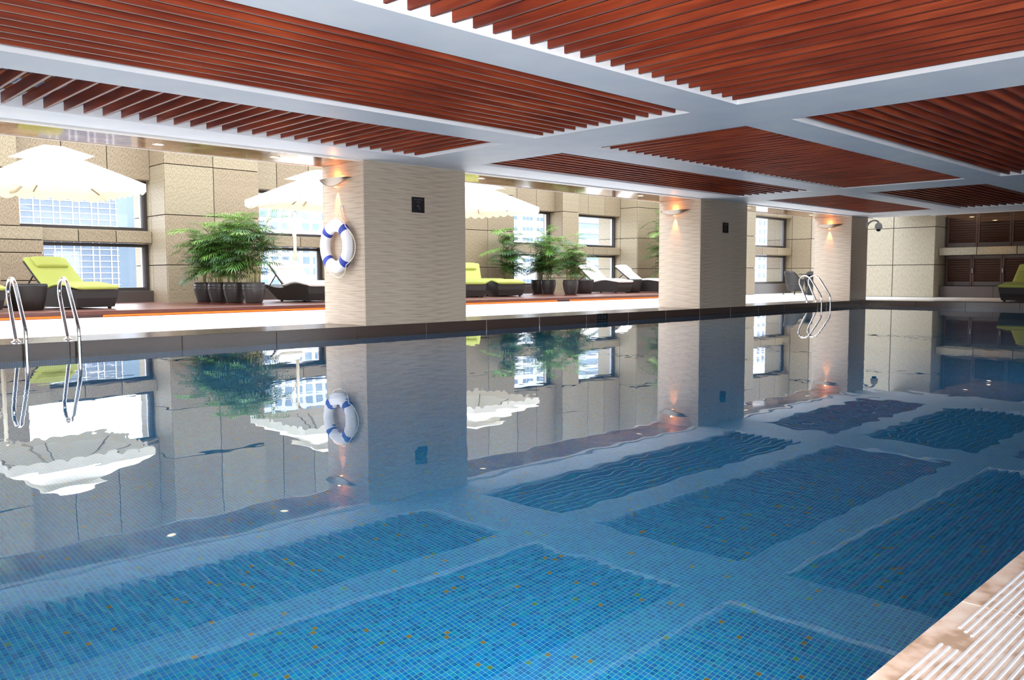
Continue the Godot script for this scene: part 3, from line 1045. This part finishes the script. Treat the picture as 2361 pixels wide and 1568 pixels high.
func make_umbrella(label: String, c: Vector3, pole_at: Vector3, eave: float, apex: float) -> void:
	# c = point on the deck under the middle; eave and apex are heights above the water
	var t := thing("parasol", label, "parasol", c, 0.0, "cream parasols on the deck")
	var s := 1.2
	var e := eave - c.y
	var a := apex - c.y
	var f := 0.42   # the canopy stops here under the vent cap
	var cor := [Vector2(-1, -1), Vector2(1, -1), Vector2(1, 1), Vector2(-1, 1)]
	for i in 4:
		var p: Vector2 = cor[i]
		var q: Vector2 = cor[(i + 1) % 4]
		var st := begin(true)
		var nu := 8
		var nv := 8
		for v in nv + 1:
			for u in nu + 1:
				var k := float(v) / nv
				var d := p.lerp(q, float(u) / nu) * s * lerpf(1.0, f / s * 0.8, k)
				var sag := 0.05 * sin(PI * float(u) / nu) * sin(PI * k)
				st.add_vertex(Vector3(d.x, lerpf(e, a - 0.14, k) - sag, d.y))
		for v in nv:
			for u in nu:
				var i0 := v * (nu + 1) + u
				for k in [i0, i0 + 1, i0 + nu + 2, i0, i0 + nu + 2, i0 + nu + 1]:
					st.add_index(k)
		st.generate_normals()
		part("canopy_panel", st.commit(), M.canvas, t)
		# scalloped valance
		var sv := begin()
		var nsc := 8
		var per := 8
		var prev_t := Vector3.ZERO
		var prev_b := Vector3.ZERO
		for j in nsc * per + 1:
			var u := float(j) / (nsc * per)
			var d := p.lerp(q, u) * s
			var drop := 0.13 + 0.055 * absf(sin(PI * u * nsc))
			var out := Vector3(d.x, 0, d.y).normalized() * 0.012 * sin(PI * u * nsc * 1.0)
			var top := Vector3(d.x, e, d.y)
			var bot := Vector3(d.x, e - drop, d.y) + out
			if j > 0:
				quad(sv, prev_t, top, bot, prev_b)
			prev_t = top
			prev_b = bot
		part("valance", done(sv), M.canvas, t)
		# hip rib and middle rib
		part("rib", tube(PackedVector3Array([Vector3(0, a - 0.16, 0), Vector3(p.x * s * 0.985, e - 0.02, p.y * s * 0.985)]), 0.012, 6), M.rib, t)
		var md := (p + q) * 0.5 * s * 0.985
		part("rib", tube(PackedVector3Array([Vector3(0, a - 0.18, 0), Vector3(md.x, e - 0.03, md.y)]), 0.012, 6), M.rib, t)
	# vent cap
	var cap := begin(true)
	var cs := 0.56
	for i in 4:
		var p: Vector2 = cor[i] * cs
		var q: Vector2 = cor[(i + 1) % 4] * cs
		for v in [Vector3(p.x, a - 0.12, p.y), Vector3(q.x, a - 0.12, q.y), Vector3(q.x * 0.28, a + 0.06, q.y * 0.28), Vector3(p.x, a - 0.12, p.y), Vector3(q.x * 0.28, a + 0.06, q.y * 0.28), Vector3(p.x * 0.28, a + 0.06, p.y * 0.28)]:
			cap.add_vertex(v)
		for v in [Vector3(p.x * 0.28, a + 0.06, p.y * 0.28), Vector3(q.x * 0.28, a + 0.06, q.y * 0.28), Vector3(0, a + 0.085, 0)]:
			cap.add_vertex(v)
	part("vent_cap", done(cap), M.canvas, t)
	var pp := pole_at - c
	part("pole", tube(PackedVector3Array([Vector3(pp.x, 0.05, pp.z), Vector3(pp.x, e - 0.08, pp.z)]), 0.038, 12), M.pole, t)
	part("base_plate", lathe([Vector2(0, 0.0), Vector2(0.32, 0.0), Vector2(0.32, 0.05), Vector2(0.06, 0.07), Vector2(0, 0.07)], 24), M.frame, t, Vector3(pp.x, 0, pp.z))
	part("arm", tube(PackedVector3Array([Vector3(pp.x, e - 0.12, pp.z), Vector3(pp.x * 0.62, e - 0.06, pp.z * 0.62), Vector3(0, a - 0.18, 0)]), 0.024, 8), M.pole, t)
	var cr := part("crank", tube(smooth_path([Vector3(pp.x - 0.04, e - 0.2, pp.z), Vector3(pp.x - 0.18, e - 0.22, pp.z), Vector3(pp.x - 0.2, e - 0.45, pp.z), Vector3(pp.x - 0.1, e - 0.6, pp.z + 0.02), Vector3(pp.x - 0.04, e - 0.75, pp.z)]), 0.016, 7), M.pole, t)
	cr.set_meta("label", "cream crank handle loop")

func terrace_things() -> void:
	var G := "sun loungers with lime cushions"
	var W := "sun loungers with white cushions"
	make_lounger("lime-cushioned black rattan lounger in front of the gridded tower window", M.green, Vector3(5.2, DK, -16.0), deg_to_rad(12), G)
	make_lounger("lime-cushioned rattan lounger left of the round side table by the ladder", M.green, Vector3(3.3, DK, -15.75), deg_to_rad(6), G)
	make_lounger("white-cushioned rattan lounger just right of the four potted palms", M.white_cloth, Vector3(10.2, DK, -16.5), 0.0, W)
	make_lounger("lime-cushioned rattan lounger half hidden by the lifebuoy column", M.green, Vector3(15.1, DK, -16.95), deg_to_rad(-36), G)
	make_lounger("flat-laid lime-cushioned rattan lounger in front of the right-hand palms", M.green, Vector3(16.42, DK, -16.75), deg_to_rad(-26), G, true)
	make_lounger("white-cushioned rattan lounger beside the right-hand palms", M.white_cloth, Vector3(22.3, DK, -17.3), deg_to_rad(-3), W)
	make_lounger("white-cushioned rattan lounger half hidden by the second signed column", M.white_cloth, Vector3(24.1, DK, -16.9), deg_to_rad(10), W)
	make_lounger("lime-cushioned rattan lounger at the pool end before the louvred doors", M.green, Vector3(23.45, CP, -5.98), deg_to_rad(-90), G)
	make_table("black rattan drum table between the two lime loungers by the ladder", Vector3(4.12, DK, -16.25))
	make_table("black rattan drum table right of the lone white lounger", Vector3(11.3, DK, -17.9))
	make_table("black rattan drum table behind the rightmost potted palm", Vector3(20.9, DK, -17.9))
	make_table("black rattan drum table between the two adjoining white loungers", Vector3(23.12, DK, -17.6))
	make_palm("bamboo palm in black pot, the one farthest along the row from the white lounger", Vector3(8.06, DK, -17.9), 1, 1.5)
	make_palm("bamboo palm in black pot, second from the wall in the row of four", Vector3(8.12, DK, -17.34), 2, 1.6)
	make_palm("bamboo palm in black pot, second from the deck edge in the row of four", Vector3(8.2, DK, -16.78), 3, 1.72)
	make_palm("bamboo palm in black pot at the deck edge beside the white lounger", Vector3(8.33, DK, -16.18), 4, 1.66)
	make_palm("bamboo palm rising behind the lime lounger beside the column", Vector3(17.97, DK, -18.5), 5, 1.75)
	make_palm("bamboo palm in black pot partly behind the lime lounger's foot", Vector3(19.35, DK, -18.5), 6, 1.7)
	make_palm("bamboo palm in black pot standing clear between lounger and rightmost pot", Vector3(19.02, DK, -17.75), 7, 1.7)
	make_palm("bamboo palm in black pot beside the white loungers, tallest crown", Vector3(18.74, DK, -16.58), 8, 1.62)
	make_palm("tall palm by the second signed column, only its frond tips showing", Vector3(25.3, DK, -17.9), 9, 2.6)
	make_umbrella("cream scalloped parasol over the lime loungers by the ladder", Vector3(4.72, DK, -16.65), Vector3(4.18, DK, -18.35), 2.48, 3.1)
	make_umbrella("cream scalloped parasol behind the lifebuoy column", Vector3(10.2, DK, -16.6), Vector3(10.72, DK, -18.62), 2.55, 3.13)
	make_umbrella("cream scalloped parasol over the lime loungers beside the right-hand palms", Vector3(15.0, DK, -16.65), Vector3(14.4, DK, -18.5), 2.64, 3.26)
	# table and chair in the far corner
	var t := thing("round_table", "dark round table behind the rattan tub chair", "table", Vector3(28.1, CP, -13.5))
	part("table_top", lathe([Vector2(0, 0.71), Vector2(0.5, 0.71), Vector2(0.52, 0.72), Vector2(0.52, 0.735), Vector2(0.5, 0.745), Vector2(0, 0.745)], 32), M.rattan, t)
	part("pedestal", lathe([Vector2(0.26, 0.0), Vector2(0.22, 0.1), Vector2(0.19, 0.4), Vector2(0.28, 0.71)], 24), M.rattan, t)
	make_tub_chair("grey-black woven tub chair at the round table", Vector3(27.25, CP, -13.75), deg_to_rad(70))
	make_tub_chair("grey-black woven tub chair on the far side of the round table", Vector3(28.95, CP, -13.9), deg_to_rad(-70))

func make_tub_chair(label: String, at: Vector3, turn: float) -> void:
	# the open side faces +z before turning
	var t := thing("tub_chair", label, "chair", at, turn, "woven tub chairs")
	var rings := []
	var n := 26
	for k in 9:
		var v := float(k) / 8
		var ring := PackedVector3Array()
		for j in n + 1:
			var a := lerpf(-0.72, PI + 0.72, float(j) / n)   # wraps round the back
			var back := sin(clampf(a, 0, PI))
			var rad := lerpf(0.25, 0.34, v) * (1.0 + 0.1 * v * v * back)
			var top := lerpf(0.56, 0.84, smoothstep(0.1, 0.9, back))
			ring.append(Vector3(cos(a) * rad, lerpf(0.14, top, v), -sin(a) * rad * 0.95))
		rings.append(ring)
	var inner := []
	for r in rings:
		var q := PackedVector3Array()
		for p in r:
			q.append(Vector3(p.x * 0.9, p.y, p.z * 0.9))
		inner.append(q)
	var both := rings.duplicate()
	inner.reverse()
	both.append_array(inner)
	part("shell", skin(both, false, false), M.rattan, t)
	part("seat", lathe([Vector2(0, 0.34), Vector2(0.27, 0.34), Vector2(0.28, 0.38), Vector2(0.26, 0.41), Vector2(0, 0.42)], 24), M.rattan, t)
	for s in [-1, 1]:
		for q in [-1, 1]:
			var leg := part("leg", tube(smooth_path([Vector3(s * 0.2, 0.2, q * 0.2), Vector3(s * 0.23, 0.1, q * 0.23), Vector3(s * 0.29, 0.015, q * 0.28)]), 0.02, 7, false, 0.013), M.rattan, t)
			part("leg_tip", lathe([Vector2(0, 0.0), Vector2(0.018, 0.002), Vector2(0.018, 0.03), Vector2(0, 0.032)], 8), M.chrome, leg, Vector3(s * 0.29, 0, q * 0.28))

# ---------------------------------------------------------------- at the pool edge
func make_ladder(label: String, x: float, gap: float) -> void:
	var t := thing("pool_ladder", label, "pool ladder", Vector3(x, CP, -9.86), 0.0, "chrome pool ladders")
	for i in 2:
		var o := i * gap
		var p := smooth_path([Vector3(o, 0.0, 0.0), Vector3(o, 0.16, -0.075), Vector3(o, 0.36, -0.17), Vector3(o, 0.5, -0.225), Vector3(o, 0.59, -0.21), Vector3(o, 0.65, -0.14), Vector3(o, 0.665, -0.06), Vector3(o, 0.63, 0.03), Vector3(o, 0.55, 0.1), Vector3(o, 0.34, 0.24), Vector3(o, 0.19, 0.335), Vector3(o, 0.1, 0.362), Vector3(o, -0.1, 0.366), Vector3(o, -1.0, 0.366)], 5)
		var h := part("handrail", tube(p, 0.0215, 14), M.chrome, t)
		part("flange", lathe([Vector2(0.0, 0.0), Vector2(0.052, 0.0), Vector2(0.05, 0.008), Vector2(0.03, 0.014), Vector2(0.026, 0.03), Vector2(0.0, 0.03)], 20), M.chrome, h, Vector3(o, 0, 0))
	for y in [-0.4, -0.68, -0.95]:
		part("tread", cbox(Vector3(gap - 0.03, 0.03, 0.08), 0.006), M.chrome, t, Vector3(gap * 0.5, y, 0.366))

func lettering(text: String, height: float, mat: Material, parent: Node, at: Vector3) -> void:
	var f := SystemFont.new()
	f.font_names = PackedStringArray(["Droid Sans"])
	var m := TextMesh.new()
	m.font = f
	m.text = text
	m.font_size = 32
	m.pixel_size = height / 23.0
	m.depth = 0.002
	part("lettering", m, mat, parent, at)

func pool_things() -> void:
	make_ladder("chrome pool ladder in front of the lime loungers", 2.38, 0.5)
	make_ladder("chrome pool ladder in front of the corner column", 20.25, 0.5)
	# lifebuoy on the side of the first column
	var b := thing("lifebuoy", "white lifebuoy with four blue bands and cream rope on column", "lifebuoy", Vector3(6.47, 1.225, -10.11))
	var ring := func(a0: float, a1: float, r: float, extra: float) -> ArrayMesh:
		var rings := []
		var n := 48 if a1 - a0 > 6.0 else 8
		for i in n + 1:
			var a := lerpf(a0, a1, float(i) / n)
			var c := Vector3(0, sin(a), cos(a)) * 0.29
			var q := PackedVector3Array()
			for j in 18:
				var e := TAU * j / 18
				q.append(c + Vector3(cos(e) * (r + extra) * 0.75, sin(a) * sin(e) * (r + extra), cos(a) * sin(e) * (r + extra)))
			rings.append(q)
		return skin(rings, true, a1 - a0 < 6.0)
	part("ring", ring.call(0.0, TAU, 0.088, 0.0), M.buoy, b)
	for i in 4:
		var a := PI / 4 + i * PI / 2
		part("band", ring.call(a - 0.14, a + 0.14, 0.088, 0.003), M.buoy_band, b)
	for i in 4:
		var a0 := PI / 4 + i * PI / 2
		var pts := []
		for k in 7:
			var a := a0 + PI / 2 * k / 6.0
			var sag := sin(PI * k / 6.0)
			pts.append(Vector3(-0.02 + 0.05 * sag, sin(a) * (0.375 + 0.04 * sag) - (0.02 * sag if i != 1 else 0.0), cos(a) * (0.375 + 0.05 * sag)))
		part("grab_rope", tube(smooth_path(pts, 3), 0.006, 6), M.rope, b)
	part("hanging_rope", tube(PackedVector3Array([Vector3(0.0, 0.3, 0.17), Vector3(0.05, 0.5, 0.055), Vector3(0.052, 0.51, 0.05), Vector3(0.0, 0.3, -0.12)]), 0.007, 6), M.rope, b)
	part("hook", tube(smooth_path([Vector3(0.085, 0.56, 0.05), Vector3(0.05, 0.55, 0.05), Vector3(0.04, 0.51, 0.05), Vector3(0.06, 0.495, 0.05)]), 0.01, 8), M.buoy, b)
	# black notices on the column fronts
	for i in 2:
		var at := [Vector3(7.485, 1.823, -9.543), Vector3(15.756, 1.818, -9.543)][i] as Vector3
		var s := thing("notice", ["black square notice on the column with the lifebuoy", "black square notice on the column beside the white loungers"][i], "sign", at, 0.0, "black pool notices")
		part("plate", cbox(Vector3(0.23, 0.22, 0.012), 0.002), M.sign, s)
		lettering("NO DIVING", 0.02, M.sign_mark, s, Vector3(0, 0.072, 0.006))
		for k in 4:
			block("mark", Vector3(-0.036 + k * 0.019, 0.032, 0.006), Vector3(-0.022 + k * 0.019, 0.043, 0.007), M.sign_mark, s, 0.0005)
		# a diving figure
		part("figure_arm", tube(PackedVector3Array([Vector3(-0.005, 0.012, 0.0065), Vector3(0.003, -0.012, 0.0065)]), 0.004, 6), M.sign_mark, s)
		part("figure_body", tube(PackedVector3Array([Vector3(-0.028, -0.016, 0.0065), Vector3(0.024, -0.026, 0.0065)]), 0.006, 6), M.sign_mark, s)
		part("figure_leg", tube(PackedVector3Array([Vector3(0.024, -0.026, 0.0065), Vector3(0.016, -0.045, 0.0065), Vector3(0.032, -0.066, 0.0065)]), 0.004, 6), M.sign_mark, s)
	var d := thing("depth_marker", "black depth marker tile reading 1.5M on the pool edge", "sign", Vector3(11.637, 0.066, ZF + 0.002))
	part("plate", cbox(Vector3(0.31, 0.118, 0.006), 0.001), M.sign, d)
	lettering("1.5", 0.075, M.sign_mark, d, Vector3(-0.05, 0.0, 0.003))
	lettering("M", 0.045, M.sign_mark, d, Vector3(0.075, -0.012, 0.003))
	# dome camera on the corner column
	var c := thing("dome_camera", "grey dome security camera on curved arm at the corner column", "security camera", Vector3(22.99, 2.16, -9.54))
	part("wall_plate", cbox(Vector3(0.1, 0.16, 0.02), 0.004), M.cctv, c, Vector3(0.0, 0.02, 0.005))
	part("arm", tube(smooth_path([Vector3(0.0, 0.0, 0.01), Vector3(0.05, 0.08, 0.05), Vector3(0.13, 0.135, 0.12), Vector3(0.22, 0.12, 0.19), Vector3(0.25, 0.07, 0.21)]), 0.026, 10), M.cctv, c)
	var hs := part("housing", lathe([Vector2(0, 0.09), Vector2(0.035, 0.085), Vector2(0.085, 0.03), Vector2(0.1, -0.04), Vector2(0.1, -0.09), Vector2(0.075, -0.1), Vector2(0.0, -0.1)], 24), M.cctv, c, Vector3(0.252, 0.0, 0.212))
	part("dome", lathe([Vector2(0.062, -0.1), Vector2(0.062, -0.125), Vector2(0.045, -0.155), Vector2(0.0, -0.168)], 20), M.black_glass, hs)

# ---------------------------------------------------------------- lamps
func lamps() -> void:
	# a lamp under water in the near pool wall, as pools have
	for x in [1.5, 9.0]:
		var u := thing("pool_lamp", "round underwater lamp in the near pool wall" + (" before the drain strips" if x < 5.0 else " farther along"), "lamp", Vector3(x, -0.5, ZN), 0.0, "underwater pool lamps")
		part("rim", lathe([Vector2(0.1, 0.0), Vector2(0.12, 0.004), Vector2(0.12, 0.02), Vector2(0.1, 0.026)], 24), M.chrome, u, Vector3.ZERO, Vector3(-PI / 2, 0, 0))
		part("lens", lathe([Vector2(0.0, 0.0), Vector2(0.1, 0.0), Vector2(0.1, 0.014), Vector2(0.0, 0.024)], 24), M.lamp_white, u, Vector3.ZERO, Vector3(-PI / 2, 0, 0))
		var pl := SpotLight3D.new()
		pl.name = "beam"
		pl.light_color = Color(0.95, 1.0, 1.0)
		pl.light_energy = 11.0 if x < 5.0 else 3.0
		pl.light_size = 0.09
		pl.spot_angle = 84.0
		pl.spot_angle_attenuation = 1.0
		pl.spot_range = 30.0
		pl.spot_attenuation = 2.0
		pl.shadow_enabled = true
		pl.position = Vector3(0, 0, -0.04)
		u.add_child(pl)
	var says := ["steel wall lamp above the lifebuoy", "steel wall lamp on the column beside the white loungers", "steel wall lamp on the corner column"]
	for i in 3:
		var x: float = COLS[i + 1][0]
		var s := thing("wall_lamp", says[i], "wall lamp", Vector3(x, 2.17, -10.18 + 0.02 * i), 0.0, "steel wall lamps on the columns")
		# an open half bowl, wide along the wall
		var rings := []
		for k in 8:
			var v := float(k) / 7
			var q := PackedVector3Array()
			for j in 25:
				var a := PI * j / 24
				var w := cos(a)
				q.append(Vector3(-0.17 * pow(sin(a), 0.8) * (1.0 - 0.55 * v) - 0.002, -0.105 * sin(PI / 2 * v) * (0.12 + 0.88 * sin(a)), w * 0.36 * (1.0 - 0.35 * v * v)))
			rings.append(q)
		var outer := rings.duplicate()
		var inner := []
		for r in rings:
			var q := PackedVector3Array()
			for p in r:
				q.append(Vector3(p.x * 0.94, p.y * 0.92 + 0.001, p.z * 0.97))
			inner.append(q)
		inner.reverse()
		outer.append_array(inner)
		part("bowl", skin(outer, false, false), M.steel, s)
		part("bulb", lathe([Vector2(0, -0.03), Vector2(0.02, -0.02), Vector2(0.02, 0.02), Vector2(0, 0.03)], 12), M.lamp, s, Vector3(-0.07, -0.01, 0.0))
		part("lens", lathe([Vector2(0, -0.008), Vector2(0.02, -0.006), Vector2(0.022, 0.006), Vector2(0, 0.008)], 12), M.lamp, s, Vector3(-0.032, -0.112, 0.0))
		var l := OmniLight3D.new()
		l.name = "uplight"
		l.light_color = Color(1.0, 0.6, 0.3)
		l.light_energy = 0.07
		l.light_size = 0.02
		l.omni_range = 12.0
		l.omni_attenuation = 2.0
		l.shadow_enabled = true
		l.position = Vector3(-0.07, 0.035, 0.0)
		s.add_child(l)
		var d := SpotLight3D.new()
		d.name = "downlight"
		d.light_color = Color(1.0, 0.62, 0.32)
		d.light_energy = 1.6
		d.light_size = 0.012
		d.spot_angle = 24.0
		d.spot_range = 12.0
		d.spot_attenuation = 2.0
		d.spot_angle_attenuation = 0.8
		d.shadow_enabled = true
		d.position = Vector3(-0.03, -0.124, 0.0)
		d.rotation = Vector3(-PI / 2, 0, 0.0)
		s.add_child(d)
	var spots := [[4.03, -10.1, "recessed downlight in the soffit over the first ladder"], [5.55, -10.1, "recessed downlight in the soffit left of the lifebuoy"], [9.15, -10.02, "recessed downlight in the soffit right of the lifebuoy column"], [13.4, -10.02, "recessed downlight in the soffit before the second signed column"], [17.6, -10.05, "recessed downlight in the soffit after the second signed column"], [20.9, -10.12, "recessed downlight in the soffit left of the corner column"], [24.93, -7.5, "recessed downlight in the end soffit near the dome camera"], [26.97, -7.5, "recessed downlight in the end soffit by the louvred doors"]]
	for sp in spots:
		var t := thing("downlight", sp[2], "downlight", Vector3(sp[0], H - 0.006, sp[1]), 0.0, "recessed downlights")
		part("ring", lathe([Vector2(0.05, 0.0), Vector2(0.052, -0.006), Vector2(0.066, -0.005), Vector2(0.068, 0.0)], 24), M.trim, t)
		part("lens", lathe([Vector2(0, -0.004), Vector2(0.05, -0.003), Vector2(0.05, 0.0), Vector2(0, 0.0)], 24), M.lamp_cool, t)
		var l := SpotLight3D.new()
		l.name = "beam"
		l.light_color = Color(1.0, 0.78, 0.52)
		l.light_energy = 0.5
		l.light_size = 0.045
		l.spot_angle = 50.0
		l.spot_range = 20.0
		l.spot_attenuation = 2.0
		l.shadow_enabled = true
		l.position = Vector3(0, -0.02, 0)
		l.rotation = Vector3(-PI / 2, 0, 0)
		t.add_child(l)
	# glowing strips under the nosing of the deck
	for q in [[1.0, 4.4, "amber light strip under the deck edge before the lime loungers"], [5.0, 9.8, "amber light strip under the deck edge below the four palms"], [12.2, 16.6, "amber light strip under the deck edge right of the lifebuoy column"], [17.1, 25.8, "amber light strip under the deck edge below the white loungers"]]:
		var n: float = q[1] - q[0]
		var t := thing("led_strip", q[2], "light strip", Vector3(q[0], CP + 0.024, -15.165), 0.0, "amber strips under the deck edge")
		part("diffuser", cbox(Vector3(n, 0.034, 0.016), 0.003), M.led, t, Vector3(n * 0.5, 0, 0))
		var l := AreaLight3D.new()
		l.name = "glow"
		l.light_color = Color(1.0, 0.45, 0.1)
		l.light_energy = 0.15
		l.area_size = Vector2(n, 0.03)
		l.area_range = 6.0
		l.shadow_enabled = true
		l.position = Vector3(n * 0.5, 0, 0.012)
		l.rotation = Vector3(0, PI, 0)
		t.add_child(l)
